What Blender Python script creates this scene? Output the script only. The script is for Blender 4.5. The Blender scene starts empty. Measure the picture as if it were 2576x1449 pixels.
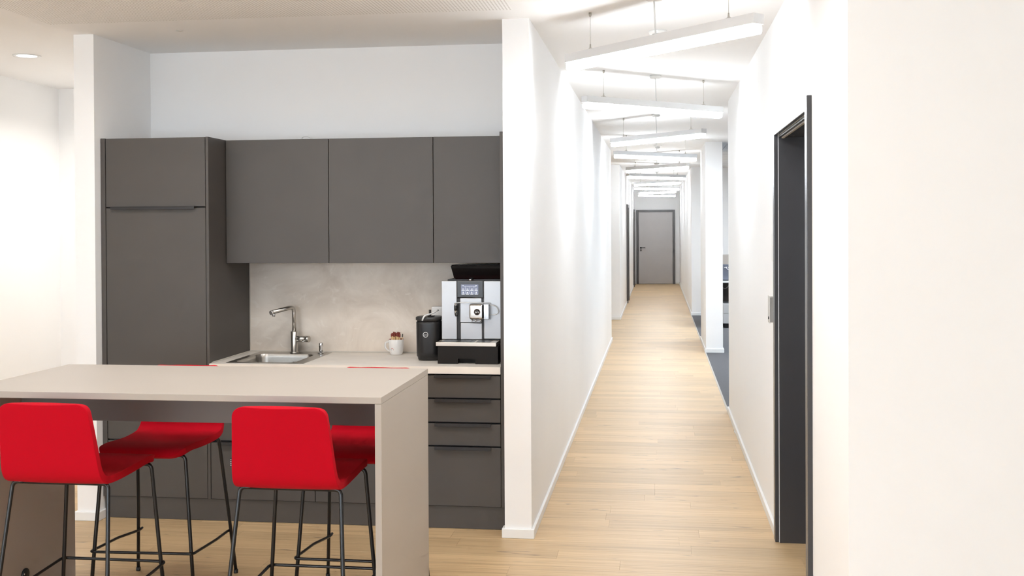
import bpy, bmesh, math, random
from mathutils import Matrix, Vector
random.seed(7)
S = bpy.context.scene
COL = S.collection
PI = math.pi

# ------------------------------------------------------------------ camera
F_PX, CY, YAW, PITCH, ROLL, CAM_H = 2714.73, 596.41, 0.13423, 0.00871, 0.00536, 1.66746
cam_d = bpy.data.cameras.new('camera')
cam = bpy.data.objects.new('camera', cam_d); COL.objects.link(cam)
cam_d.sensor_fit = 'HORIZONTAL'; cam_d.sensor_width = 36.0
cam_d.lens = F_PX / 2576 * 36.0
cam_d.shift_y = -(724.5 - CY) / 2576
cam_d.clip_start = 0.05; cam_d.clip_end = 200
fw = Vector((-math.sin(YAW), math.cos(YAW), 0)); rt = Vector((math.cos(YAW), math.sin(YAW), 0)); up = Vector((0, 0, 1))
f2 = fw * math.cos(PITCH) - up * math.sin(PITCH); u2 = up * math.cos(PITCH) + fw * math.sin(PITCH)
r3 = rt * math.cos(ROLL) - u2 * math.sin(ROLL); u3 = rt * math.sin(ROLL) + u2 * math.cos(ROLL)
m = Matrix.Identity(4)
for i in range(3):
    m[i][0] = r3[i]; m[i][1] = u3[i]; m[i][2] = -f2[i]
m[2][3] = CAM_H
cam.matrix_world = m
S.camera = cam

# ------------------------------------------------------------------ view, world, daylight
S.view_settings.view_transform = 'Standard'
S.view_settings.look = 'None'
S.view_settings.exposure = 0.0
S.view_settings.gamma = 1.0
S.view_settings.use_curve_mapping = False
S.cycles.max_bounces = 5; S.cycles.diffuse_bounces = 5; S.cycles.glossy_bounces = 3; S.cycles.transmission_bounces = 2
S.cycles.caustics_reflective = False; S.cycles.caustics_refractive = False
S.cycles.use_adaptive_sampling = True; S.cycles.adaptive_threshold = 0.1; S.cycles.adaptive_min_samples = 8
S.cycles.use_light_tree = False; S.cycles.light_sampling_threshold = 0.05
W = bpy.data.worlds.new('overcast_sky'); S.world = W
W.use_nodes = True
W.node_tree.nodes['Background'].inputs[0].default_value = (0.86, 0.93, 1.0, 1)
W.node_tree.nodes['Background'].inputs[1].default_value = 1.2

WIN_Y = -4.5          # window wall behind the camera
DAY = (0.73, 0.865, 1.0)
PANEL = (1.0, 0.965, 0.925)
WARM = (0.89, 0.945, 1.0)
DAY_W, LAMP_EMIT, DOWN_W, PANEL_W, OFFICE_W = 262.0, 43.0, 3.5, 10.0, 135.0
def area_light(name, loc, rot, sx, sy, watts, colour, disk=False):
    l = bpy.data.lights.new(name, 'AREA'); l.energy = watts; l.color = colour
    l.shape = 'DISK' if disk else 'RECTANGLE'; l.size = sx
    if not disk: l.size_y = sy
    o = bpy.data.objects.new(name, l); COL.objects.link(o); o.location = loc; o.rotation_euler = rot
    return o
area_light('window_daylight', (-2.45, WIN_Y - 0.05, 1.4), (PI / 2, 0, 0), 3.9, 2.3, DAY_W * .78, DAY)
area_light('window_daylight', (1.75, WIN_Y - 0.05, 1.4), (PI / 2, 0, 0), 3.9, 2.3, DAY_W * .22, DAY)
for wy in (-2.4, 0.4):
    area_light('window_daylight', (-4.75, wy, 1.55), (0, -PI / 2, 0), 1.7, 2.0, DAY_W * .12, DAY)

# ------------------------------------------------------------------ materials
MATS = {}
def mat(name, col, rough=0.5, metal=0.0, **kw):
    if name in MATS: return MATS[name]
    mm = bpy.data.materials.new(name); mm.use_nodes = True
    b = mm.node_tree.nodes['Principled BSDF']
    b.inputs['Base Color'].default_value = (*col, 1)
    b.inputs['Roughness'].default_value = rough
    b.inputs['Metallic'].default_value = metal
    for k, v in kw.items():
        b.inputs[k].default_value = v
    MATS[name] = mm
    return mm
def nodes_of(mm): return mm.node_tree.nodes, mm.node_tree.links, mm.node_tree.nodes['Principled BSDF']
def add_noise(mm, scale, amount, detail=4, vec_scale=(1, 1, 1), bump=0.0, bump_scale=None, dark=None):
    """colour variation around the base colour + optional bump, in world coordinates"""
    n, l, b = nodes_of(mm)
    base = tuple(b.inputs['Base Color'].default_value)
    g = n.new('ShaderNodeNewGeometry'); mp = n.new('ShaderNodeMapping'); mp.inputs['Scale'].default_value = vec_scale
    l.new(g.outputs['Position'], mp.inputs['Vector'])
    t = n.new('ShaderNodeTexNoise'); t.inputs['Scale'].default_value = scale; t.inputs['Detail'].default_value = detail
    l.new(mp.outputs[0], t.inputs['Vector'])
    r = n.new('ShaderNodeValToRGB')
    d = dark or tuple(c * (1 - amount) for c in base[:3])
    r.color_ramp.elements[0].position = 0.3; r.color_ramp.elements[0].color = (*d, 1)
    r.color_ramp.elements[1].position = 0.7; r.color_ramp.elements[1].color = (*[min(1, c * (1 + amount * .6)) for c in base[:3]], 1)
    l.new(t.outputs['Fac'], r.inputs['Fac']); l.new(r.outputs['Color'], b.inputs['Base Color'])
    if bump:
        t2 = n.new('ShaderNodeTexNoise'); t2.inputs['Scale'].default_value = bump_scale or scale * 8; t2.inputs['Detail'].default_value = 2
        l.new(mp.outputs[0], t2.inputs['Vector'])
        bp = n.new('ShaderNodeBump'); bp.inputs['Strength'].default_value = bump; bp.inputs['Distance'].default_value = 0.001
        l.new(t2.outputs['Fac'], bp.inputs['Height']); l.new(bp.outputs['Normal'], b.inputs['Normal'])
    return mm
WALL = add_noise(mat('wall_paint', (0.92, 0.915, 0.91), 0.85), 1.5, 0.01, detail=1)
CEIL = add_noise(mat('ceiling_paint', (0.94, 0.935, 0.93), 0.9), 1.2, 0.01, detail=1)
TRIM = mat('white_trim', (0.86, 0.86, 0.85), 0.4)
CAB = add_noise(mat('anthracite_matt_laminate', (0.077, 0.066, 0.058), 0.5), 3.0, 0.05, detail=2)
CABDARK = mat('black_shadow_gap', (0.01, 0.009, 0.009), 0.7)
HANDLE = mat('black_handle_profile', (0.028, 0.024, 0.023), 0.4, 0.2)
TABLE = add_noise(mat('cashmere_laminate', (0.44, 0.39, 0.34), 0.45), 2.0, 0.02, detail=2)
TABLE.node_tree.nodes['Principled BSDF'].inputs['Specular IOR Level'].default_value = 0.3
WORKTOP = add_noise(mat('pale_stone_worktop', (0.86, 0.80, 0.73), 0.45), 5.0, 0.07, detail=8, vec_scale=(1, 2, 1))
SPLASH = mat('concrete_look_splashback', (0.56, 0.485, 0.41), 0.55)
def splash_nodes(mm):
    n, l, b = nodes_of(mm)
    g = n.new('ShaderNodeNewGeometry'); mp = n.new('ShaderNodeMapping'); mp.inputs['Scale'].default_value = (1, 1, 1.5)
    l.new(g.outputs['Position'], mp.inputs['Vector'])
    t = n.new('ShaderNodeTexNoise'); t.inputs['Scale'].default_value = 2.6; t.inputs['Detail'].default_value = 9; t.inputs['Roughness'].default_value = .62; t.inputs['Distortion'].default_value = .8
    l.new(mp.outputs[0], t.inputs['Vector'])
    r = n.new('ShaderNodeValToRGB'); r.color_ramp.elements[0].position = .32; r.color_ramp.elements[0].color = (.64, .55, .46, 1)
    r.color_ramp.elements[1].position = .68; r.color_ramp.elements[1].color = (.86, .775, .68, 1)
    l.new(t.outputs['Fac'], r.inputs['Fac'])
    t2 = n.new('ShaderNodeTexNoise'); t2.inputs['Scale'].default_value = 7; t2.inputs['Detail'].default_value = 6; t2.inputs['Distortion'].default_value = 2.5
    l.new(mp.outputs[0], t2.inputs['Vector'])
    r2 = n.new('ShaderNodeValToRGB'); r2.color_ramp.elements[0].position = .60; r2.color_ramp.elements[0].color = (0, 0, 0, 1)
    r2.color_ramp.elements[1].position = .75; r2.color_ramp.elements[1].color = (.55, .55, .55, 1)
    l.new(t2.outputs['Fac'], r2.inputs['Fac'])
    mx = n.new('ShaderNodeMixRGB'); mx.inputs['Color2'].default_value = (.92, .86, .78, 1)
    l.new(r2.outputs['Color'], mx.inputs['Fac']); l.new(r.outputs['Color'], mx.inputs['Color1']); l.new(mx.outputs[0], b.inputs['Base Color'])
splash_nodes(SPLASH)
RED = mat('red_wool_fabric', (0.51, 0.0006, 0.012), 0.9)
RED.node_tree.nodes['Principled BSDF'].inputs['Sheen Weight'].default_value = 0.06
RED.node_tree.nodes['Principled BSDF'].inputs['Sheen Tint'].default_value = (1, .25, .25, 1)
RED.node_tree.nodes['Principled BSDF'].inputs['Specular IOR Level'].default_value = 0.15
add_noise(RED, 900, 0.10, detail=2, bump=0.35, bump_scale=1400)
BLACKM = mat('black_powder_coated_steel', (0.012, 0.011, 0.011), 0.28)
BLACKP = mat('black_plastic', (0.012, 0.011, 0.011), 0.4)
BLACKB = mat('dark_brown_black_plastic', (0.022, 0.018, 0.016), 0.45)
GLOSSB = mat('smoked_black_gloss', (0.006, 0.005, 0.005), 0.05, **{'Specular IOR Level': 0.2})
STEEL = mat('brushed_steel', (0.56, 0.53, 0.49), 0.28, 1.0)
STEELB = add_noise(mat('brushed_sink_steel', (0.52, 0.49, 0.45), 0.30, 1.0), 60, 0.08, vec_scale=(1, 6, 6))
CHROME = mat('chrome', (0.75, 0.75, 0.76), 0.08, 1.0)
SILVER = mat('silver_painted_panel', (0.50, 0.495, 0.50), 0.36, 0.4)
WPLAST = mat('white_plastic', (0.82, 0.82, 0.80), 0.4)
CERAMIC = mat('white_ceramic', (0.82, 0.80, 0.78), 0.18)
REDC = mat('red_glaze', (0.45, 0.03, 0.02), 0.3)
GREYP = mat('grey_print', (0.12, 0.12, 0.12), 0.6)
ORANGEP = mat('red_print', (0.55, 0.05, 0.03), 0.6)
WHITEP = mat('white_print', (0.85, 0.85, 0.86), 0.5)
PAPER = mat('sugar_paper', (0.72, 0.50, 0.24), 0.6)
BROWNP = mat('sugar_stick_brown_end', (0.20, 0.022, 0.008), 0.5)
DOORG = add_noise(mat('grey_door_leaf', (0.48, 0.455, 0.445), 0.5), 4, 0.03)
FRAMEG = mat('dark_grey_steel_frame', (0.085, 0.078, 0.075), 0.30)
FRAMEN = mat('anthracite_gloss_steel_frame', (0.055, 0.053, 0.056), 0.27)
ALU = mat('white_aluminium_profile', (0.74, 0.74, 0.74), 0.4, 0.1)
WIRE = mat('steel_wire', (0.5, 0.47, 0.42), 0.35, 0.8)
CARPET = add_noise(mat('grey_carpet', (0.115, 0.113, 0.118), 0.95), 180, 0.35, detail=3, bump=0.6, bump_scale=500)
FELT = add_noise(mat('beige_felt', (0.33, 0.29, 0.26), 0.95), 300, 0.12)
BROWNF = mat('taupe_modesty_panel', (0.18, 0.155, 0.14), 0.7)
GREYSC = mat('blue_grey_lid', (0.13, 0.14, 0.18), 0.4)
BLUEOBJ = mat('pale_blue_plastic', (0.35, 0.55, 0.68), 0.4)
TILE = mat('mineral_ceiling_tile', (0.74, 0.73, 0.73), 0.9)
GLASS = mat('window_glass', (1, 1, 1), 0.0, 0.0, **{'Transmission Weight': 1.0, 'IOR': 1.02})
def emit(name, col, strength, base=(0.9, 0.9, 0.9)):
    mm = mat(name, base, 0.5)
    b = mm.node_tree.nodes['Principled BSDF']
    b.inputs['Emission Color'].default_value = (*col, 1); b.inputs['Emission Strength'].default_value = strength
    return mm
DIFF = emit('opal_led_diffuser', WARM, LAMP_EMIT)
DOWNE = emit('downlight_lens', WARM, 6.0)
SCREEN = emit('lcd_screen', (0.30, 0.33, 0.45), 0.75, (0.02, 0.02, 0.03))
ICON = emit('lcd_icon', (0.85, 0.9, 1.0), 0.9)

# wood planks
WOOD = mat('oak_vinyl_plank', (0.6, 0.43, 0.27), 0.42)
def wood_nodes(mm):
    n, l, b = nodes_of(mm)
    g = n.new('ShaderNodeNewGeometry'); oi = n.new('ShaderNodeObjectInfo'); at = n.new('ShaderNodeAttribute'); at.attribute_name = 'rnd'
    ad = n.new('ShaderNodeMath'); l.new(oi.outputs['Random'], ad.inputs[0]); l.new(at.outputs['Fac'], ad.inputs[1])
    fr = n.new('ShaderNodeMath'); fr.operation = 'FRACT'; l.new(ad.outputs[0], fr.inputs[0])
    ml = n.new('ShaderNodeMath'); ml.operation = 'MULTIPLY'; ml.inputs[1].default_value = 57.0; l.new(fr.outputs[0], ml.inputs[0])
    cb = n.new('ShaderNodeCombineXYZ'); l.new(ml.outputs[0], cb.inputs['Z']); l.new(ml.outputs[0], cb.inputs['X'])
    va = n.new('ShaderNodeVectorMath'); va.operation = 'ADD'; l.new(g.outputs['Position'], va.inputs[0]); l.new(cb.outputs[0], va.inputs[1])
    def noise(scale, vs, detail=5, dist=0.0, rough=.55):
        mp = n.new('ShaderNodeMapping'); mp.inputs['Scale'].default_value = vs; l.new(va.outputs[0], mp.inputs['Vector'])
        t = n.new('ShaderNodeTexNoise'); t.inputs['Scale'].default_value = scale; t.inputs['Detail'].default_value = detail
        t.inputs['Distortion'].default_value = dist; t.inputs['Roughness'].default_value = rough
        l.new(mp.outputs[0], t.inputs['Vector']); return t
    grain = noise(7, (.2, 13, 1), 7, .4, .66); streak = noise(2.2, (.4, 22, 1), 5, .2)
    r = n.new('ShaderNodeValToRGB'); e = r.color_ramp.elements
    e[0].position = .28; e[0].color = (.475, .30, .147, 1); e[1].position = .72; e[1].color = (.70, .51, .292, 1)
    k = e.new(.5); k.color = (.62, .43, .23, 1)
    l.new(grain.outputs['Fac'], r.inputs['Fac'])
    # dark streaks and knots
    r2 = n.new('ShaderNodeValToRGB'); r2.color_ramp.elements[0].position = .52; r2.color_ramp.elements[0].color = (0, 0, 0, 1)
    r2.color_ramp.elements[1].position = .78; r2.color_ramp.elements[1].color = (.6, .6, .6, 1); l.new(streak.outputs['Fac'], r2.inputs['Fac'])
    mx = n.new('ShaderNodeMixRGB'); mx.inputs['Color2'].default_value = (.36, .23, .115, 1)
    l.new(r2.outputs['Color'], mx.inputs['Fac']); l.new(r.outputs['Color'], mx.inputs['Color1'])
    kn = noise(2.4, (2.0, 9.0, 1), 3, .8)
    r3_ = n.new('ShaderNodeValToRGB'); r3_.color_ramp.elements[0].position = .64; r3_.color_ramp.elements[0].color = (0, 0, 0, 1)
    r3_.color_ramp.elements[1].position = .76; r3_.color_ramp.elements[1].color = (.75, .75, .75, 1); l.new(kn.outputs['Fac'], r3_.inputs['Fac'])
    mx2 = n.new('ShaderNodeMixRGB'); mx2.inputs['Color2'].default_value = (.17, .12, .085, 1)
    l.new(r3_.outputs['Color'], mx2.inputs['Fac']); l.new(mx.outputs[0], mx2.inputs['Color1'])
    # plank to plank tone
    mr = n.new('ShaderNodeMapRange'); mr.inputs['To Min'].default_value = .86; mr.inputs['To Max'].default_value = 1.06; l.new(fr.outputs[0], mr.inputs['Value'])
    hv = n.new('ShaderNodeHueSaturation'); l.new(mr.outputs[0], hv.inputs['Value']); l.new(mx2.outputs[0], hv.inputs['Color'])
    l.new(hv.outputs[0], b.inputs['Base Color'])
    bp = n.new('ShaderNodeBump'); bp.inputs['Strength'].default_value = .12; bp.inputs['Distance'].default_value = .001
    l.new(grain.outputs['Fac'], bp.inputs['Height']); l.new(bp.outputs['Normal'], b.inputs['Normal'])
wood_nodes(WOOD)

# perforated acoustic board
PERF = mat('perforated_acoustic_board', (0.80, 0.785, 0.765), 0.9)
def perf_nodes(mm):
    n, l, b = nodes_of(mm)
    g = n.new('ShaderNodeNewGeometry'); sp = n.new('ShaderNodeSeparateXYZ'); l.new(g.outputs['Position'], sp.inputs[0])
    PITCH_, RAD = 0.0175, 0.0043
    def cell(sock):
        d = n.new('ShaderNodeMath'); d.operation = 'DIVIDE'; d.inputs[1].default_value = PITCH_; l.new(sock, d.inputs[0])
        f = n.new('ShaderNodeMath'); f.operation = 'FRACT'; l.new(d.outputs[0], f.inputs[0])
        s = n.new('ShaderNodeMath'); s.operation = 'SUBTRACT'; s.inputs[1].default_value = .5; l.new(f.outputs[0], s.inputs[0])
        p = n.new('ShaderNodeMath'); p.operation = 'POWER'; p.inputs[1].default_value = 2; l.new(s.outputs[0], p.inputs[0]); return p
    a = n.new('ShaderNodeMath'); l.new(cell(sp.outputs['X']).outputs[0], a.inputs[0]); l.new(cell(sp.outputs['Y']).outputs[0], a.inputs[1])
    lt = n.new('ShaderNodeMath'); lt.operation = 'LESS_THAN'; lt.inputs[1].default_value = (RAD / PITCH_) ** 2; l.new(a.outputs[0], lt.inputs[0])
    mx = n.new('ShaderNodeMixRGB'); mx.inputs['Color1'].default_value = (.95, .945, .935, 1); mx.inputs['Color2'].default_value = (.52, .50, .48, 1)
    l.new(lt.outputs[0], mx.inputs['Fac']); l.new(mx.outputs[0], b.inputs['Base Color'])
perf_nodes(PERF)

# ------------------------------------------------------------------ mesh helpers
def nb(): return bmesh.new()
def bx(bm, x0, x1, y0, y1, z0, z1, bev=0.0, seg=2):
    vs = [bm.verts.new(p) for p in ((x0, y0, z0), (x1, y0, z0), (x1, y1, z0), (x0, y1, z0), (x0, y0, z1), (x1, y0, z1), (x1, y1, z1), (x0, y1, z1))]
    fs = [bm.faces.new([vs[i] for i in q]) for q in ((3, 2, 1, 0), (4, 5, 6, 7), (0, 1, 5, 4), (1, 2, 6, 5), (2, 3, 7, 6), (3, 0, 4, 7))]
    if bev:
        es = list({e for f in fs for e in f.edges})
        bmesh.ops.bevel(bm, geom=es, offset=bev, segments=seg, profile=.5, affect='EDGES')
    return bm
def box(*a, **k): return bx(nb(), *a, **k)
def tube(bm, pts, r, n=12, cap=True):
    pts = [Vector(p) for p in pts]; rings = []
    t = (pts[1] - pts[0]).normalized()
    nrm = t.orthogonal().normalized()
    for i, p in enumerate(pts):
        if i == 0: d = pts[1] - pts[0]
        elif i == len(pts) - 1: d = pts[-1] - pts[-2]
        else: d = (pts[i + 1] - p).normalized() + (p - pts[i - 1]).normalized()
        d.normalize()
        nrm = (nrm - d * nrm.dot(d)).normalized(); bn = d.cross(nrm)
        rr = r[i] if isinstance(r, (list, tuple)) else r
        rings.append([bm.verts.new(p + (nrm * math.cos(a) + bn * math.sin(a)) * rr) for a in [2 * PI * k / n for k in range(n)]])
    for a, b in zip(rings, rings[1:]):
        for k in range(n): f = bm.faces.new((a[k], a[(k + 1) % n], b[(k + 1) % n], b[k])); f.smooth = True
    if cap: bm.faces.new(rings[0][::-1]); bm.faces.new(rings[-1])
    return bm
def round_path(pts, rad, seg=6):
    """polyline with its inner corners rounded"""
    pts = [Vector(p) for p in pts]; out = [pts[0]]
    for a, b, c in zip(pts, pts[1:], pts[2:]):
        d1 = (a - b); d2 = (c - b); r = min(rad, d1.length * .48, d2.length * .48)
        p, q = b + d1.normalized() * r, b + d2.normalized() * r
        for k in range(seg + 1):
            t = k / seg; out.append(p * (1 - t) ** 2 + b * 2 * t * (1 - t) + q * t * t)
    return out + [pts[-1]]
def lathe(bm, prof, n=32, centre=(0, 0, 0), axis='Z'):
    c = Vector(centre); rings = []
    def P(r, h, a):
        u, v = r * math.cos(a), r * math.sin(a)
        return c + (Vector((u, v, h)) if axis == 'Z' else Vector((u, -h, v)) if axis == 'Y' else Vector((h, u, v)))
    for r, h in prof:
        rings.append([bm.verts.new(P(0, h, 0))] if r < 1e-6 else [bm.verts.new(P(r, h, 2 * PI * k / n)) for k in range(n)])
    for a, b in zip(rings, rings[1:]):
        for k in range(n):
            k2 = (k + 1) % n
            if len(a) == 1 and len(b) == 1: continue
            q = (a[0], b[k2], b[k]) if len(a) == 1 else (a[k], a[k2], b[0]) if len(b) == 1 else (a[k], a[k2], b[k2], b[k])
            f = bm.faces.new(q); f.smooth = True
    return bm
def prism(bm, poly, z0, z1, bev=0.0):
    """poly = list of (x,y); extruded in z"""
    a = [bm.verts.new((x, y, z0)) for x, y in poly]; b = [bm.verts.new((x, y, z1)) for x, y in poly]; n = len(poly)
    fs = [bm.faces.new(a[::-1]), bm.faces.new(b)] + [bm.faces.new((a[i], a[(i + 1) % n], b[(i + 1) % n], b[i])) for i in range(n)]
    if bev:
        es = list({e for f in fs[:2] for e in f.edges}); bmesh.ops.bevel(bm, geom=es, offset=bev, segments=2, affect='EDGES')
    return bm
def rrect(x0, x1, y0, y1, r, seg=6):
    out = []
    for cx, cy, a0 in ((x1 - r, y1 - r, 0), (x0 + r, y1 - r, 90), (x0 + r, y0 + r, 180), (x1 - r, y0 + r, 270)):
        for k in range(seg + 1):
            a = math.radians(a0 + 90 * k / seg); out.append((cx + r * math.cos(a), cy + r * math.sin(a)))
    return out
def wpos(o):
    v = Vector((0, 0, 0))
    while o: v += o.location; o = o.parent
    return v
def obj(name, bm, material, parent=None, local=False, smooth=False, label=None):
    bmesh.ops.recalc_face_normals(bm, faces=bm.faces)
    me = bpy.data.meshes.new(name); bm.to_mesh(me); bm.free()
    if isinstance(material, (list, tuple)):
        for q in material: me.materials.append(q)
    else: me.materials.append(material)
    if smooth:
        for p in me.polygons: p.use_smooth = True
    o = bpy.data.objects.new(name, me); COL.objects.link(o)
    if parent:
        if not local: me.transform(Matrix.Translation(-wpos(parent)))
        o.parent = parent
    if label: o['label'] = label
    return o
def tag(o, label, cat, group=None, kind=None):
    o['label'] = label; o['category'] = cat
    if group: o['group'] = group
    if kind: o['kind'] = kind
    return o
def thing(name, label, cat, loc=(0, 0, 0), rotz=0, group=None):
    o = bpy.data.objects.new(name, None); COL.objects.link(o); o.empty_display_size = .1
    o.location = loc; o.rotation_euler = (0, 0, rotz)
    return tag(o, label, cat, group)
def struct(name, bm, material, label=None, parent=None):
    o = obj(name, bm, material, parent)
    if not parent: o['kind'] = 'structure'
    if label: o['label'] = label
    return o
def dup(root, loc, rotz, label=None):
    r = root.copy(); COL.objects.link(r); r.location = loc; r.rotation_euler = (0, 0, rotz)
    if label: r['label'] = label
    for ch in list(root.children):
        c = ch.copy(); COL.objects.link(c); c.parent = r
        for g in list(ch.children):
            d = g.copy(); COL.objects.link(d); d.parent = c
    return r
def text_bm(body, size, extrude=0.0004, shear=0.0):
    cu = bpy.data.curves.new('lettering', 'FONT'); cu.body = body; cu.size = size; cu.extrude = extrude; cu.shear = shear
    cu.align_x = 'CENTER'; cu.align_y = 'CENTER'; cu.resolution_u = 3
    to = bpy.data.objects.new('lettering', cu); COL.objects.link(to)
    dg = bpy.context.evaluated_depsgraph_get(); me = bpy.data.meshes.new_from_object(to.evaluated_get(dg))
    bm = nb(); bm.from_mesh(me); bpy.data.objects.remove(to); bpy.data.curves.remove(cu); bpy.data.meshes.remove(me)
    return bm
def place(bm, mtx): bmesh.ops.transform(bm, matrix=mtx, verts=bm.verts); return bm
FACE_CAM = Matrix.Rotation(PI / 2, 4, 'X')      # text drawn in XY turned upright to face -Y

# ------------------------------------------------------------------ dimensions of the place
CZ = 2.786                       # ceiling
XW, XR = -0.677, 0.628           # corridor walls
YP = 5.738                       # front of the stub wall between kitchen and corridor
XA = -0.822                      # kitchen alcove right side
XL, XL2, YL = -3.19, -3.312, 5.80
YB, YC, YU = 6.497, 5.865, 6.108
HW, HT, ZU, ZP = 0.902, 2.195, 1.464, 0.127
X1, XE0, XE1 = -2.536, -0.858, -0.838
BT = 0.015

# ------------------------------------------------------------------ floor
floor = struct('floor', box(-4.9, 0.613, -4.7, 32.1, -0.14, -0.006), mat('floor_screed', (.28, .21, .14), .9), 'pale oak plank floor of the kitchen and the corridor')
struct('floor_room', box(0.613, 4.2, -4.7, 5.9, -0.14, -0.006), MATS['floor_screed'], 'oak floor continuing beside the corridor', floor)
PW, PL = 0.15, 1.22
plank_bm = box(0, PL - .0006, 0, PW - .0006, -0.006, 0, bev=.0004, seg=1)
plank_me = None
stuff = nb(); rnd_layer = stuff.faces.layers.float.new('rnd')
def plank_piece(x0, x1, y0, shared):
    global plank_me
    if shared:
        if plank_me is None:
            plank_me = obj('plank', plank_bm, WOOD, floor); plank_me.location = (x0, y0, 0); return
        o = plank_me.copy(); COL.objects.link(o); o.parent = floor; o.location = (x0, y0, 0)
    else:
        o = obj('plank', bx(nb(), x0, x1 - .0006, y0, y0 + PW - .0006, -.006, 0, bev=.0004, seg=1), WOOD, floor)
def stuff_piece(x0, x1, y0):
    n0 = len(stuff.faces); bx(stuff, x0, x1 - .0006, y0, y0 + PW - .0006, -.006, 0); stuff.faces.ensure_lookup_table()
    v = random.random()
    for f in stuff.faces[n0:]: f[rnd_layer] = v
row, y = 0, -4.65
while y < 32.05:
    off = random.random() * PL
    ym = y + PW / 2
    if ym < 3.7: xa, xb = -4.7, 4.0
    elif ym < 5.86: xa, xb = -4.7, (0.84 if ym > 4.58 else 0.628)
    elif ym < 8.0: xa, xb = (-4.7, XW)
    else: xa, xb = XW, XR
    spans = [(xa, xb)]
    if 5.86 <= ym < 8.0: spans = [(xa, XL2), (XW, XR)] if ym > 6.6 else [(xa, XW), (XW, XR)]
    if 15.9 <= ym < 19.5: spans = [(-4.0, XR)]
    if 5.76 <= ym < 5.9: spans = [(xa, 0.84)]
    for sa, sb in spans:
        x = sa - off
        while x < sb:
            a, b = max(x, sa), min(x + PL, sb)
            if b - a > .02:
                if 3.4 < ym < 9.2:
                    plank_piece(a, b, y, b - a > PL - 1e-4)
                else: stuff_piece(a, b, y)
            x += PL
    y += PW; row += 1
so = obj('planks_beyond', stuff, WOOD, floor); so['kind'] = 'stuff'
carpet = struct('floor', box(0.630, 6.2, 9.72, 20.6, -0.14, 0.001), CARPET, 'grey carpet of the office beyond the corridor wall')
struct('trim_1', box(0.613, 0.630, 9.84, 20.56, -0.006, 0.003, bev=.001), mat('carpet_edge_strip', (.45, .40, .34), .4), 'thin strip between oak planks and grey carpet')

# ------------------------------------------------------------------ ceiling
ceil = struct('ceiling', box(-4.95, 6.3, -4.75, 32.2, CZ, CZ + .14), CEIL, 'white painted ceiling')
struct('acoustic_panel', box(-3.275, -0.733, 1.2, 5.50, CZ - .0006, CZ + .002), PERF, 'perforated white acoustic ceiling field', ceil)
ty, k = 9.95, 0
while ty < 20.5:                                   # office ceiling tiles
    tx = 0.93
    while tx < 3.0:
        obj('ceiling_tile', box(tx, tx + .612, ty, ty + .612, CZ - .014, CZ - .001, bev=.003, seg=1), TILE, ceil)
        tx += .625
    ty += .625

# ------------------------------------------------------------------ walls
def wall(name, *b, label=None): return struct(name, box(*b), WALL, label)
wall('wall_alcove_back', XL2, XA, YB, YB + .15, 0, CZ)
wall('wall_alcove_left', XL2, XL, YL, 8.02, 0, CZ)
wall('wall_corridor_left', XA, XW, YP, 15.905, 0, CZ)
wall('wall_side_corridor_near', -4.0, XA, 15.755, 15.905, 0, CZ)
wall('wall_side_corridor_end', -4.15, -4.0, 15.755, 19.65, 0, CZ)
wall('wall_side_corridor_far', -4.0, XA, 19.504, 19.65, 0, CZ)
wall('wall_corridor_left_far', XA, XW, 19.504, 31.84, 0, CZ)
wall('wall_corridor_end', -1.0, 1.0, 31.84, 32.0, 0, CZ)
DN0, DN1, DHH = 4.625, 5.815, 2.145                # doorway opening in the right wall
WT = 0.24
struct('wall_corridor_right', bx(bx(bx(nb(), XR, XR + WT, 3.708, DN0, 0, CZ), XR, XR + WT, DN1, 9.844, 0, CZ), XR, XR + WT, DN0, DN1, DHH, CZ), WALL, 'white corridor wall with the dark doorway')
wall('wall_right_front', XR + WT, 4.15, 3.708, 3.86, 0, CZ)
wall('wall_office_column', XR, 0.849, 14.488, 16.156, 0, CZ)
wall('wall_office_near', XR + WT, 6.2, 9.72, 9.844, 0, CZ)
wall('wall_office_back', XR, 6.2, 20.558, 20.70, 0, CZ)
wall('wall_office_right', 6.05, 6.2, 9.844, 20.558, 0, CZ)
wall('wall_corridor_right_far', XR, XR + .12, 20.70, 31.84, 0, CZ)
lw = nb()
for a, b_ in ((-4.6, -3.4), (-1.4, -.6), (1.4, 8.02)): bx(lw, -4.86, -4.70, a, b_, 0, CZ)
for a, b_ in ((-3.4, -1.4), (-.6, 1.4)): bx(lw, -4.86, -4.70, a, b_, 0, .7); bx(lw, -4.86, -4.70, a, b_, 2.4, CZ)
struct('wall_left', lw, WALL, 'left wall of the front room with windows')
wall('wall_left_back', -4.86, XL2, 8.0, 8.15, 0, CZ)
wall('wall_right', 4.0, 4.15, -4.6, 3.708, 0, CZ)
wbm = nb()
xs = [-4.86, -4.4, -.5, -.2, 3.7, 4.15]
for i in range(0, 6, 2): bx(wbm, xs[i], xs[i + 1], WIN_Y - .16, WIN_Y, 0, CZ)
for i in range(1, 5, 2): bx(wbm, xs[i], xs[i + 1], WIN_Y - .16, WIN_Y, 0, .25); bx(wbm, xs[i], xs[i + 1], WIN_Y - .16, WIN_Y, 2.55, CZ)
struct('wall_windows', wbm, WALL, 'window wall behind the viewpoint')
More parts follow.
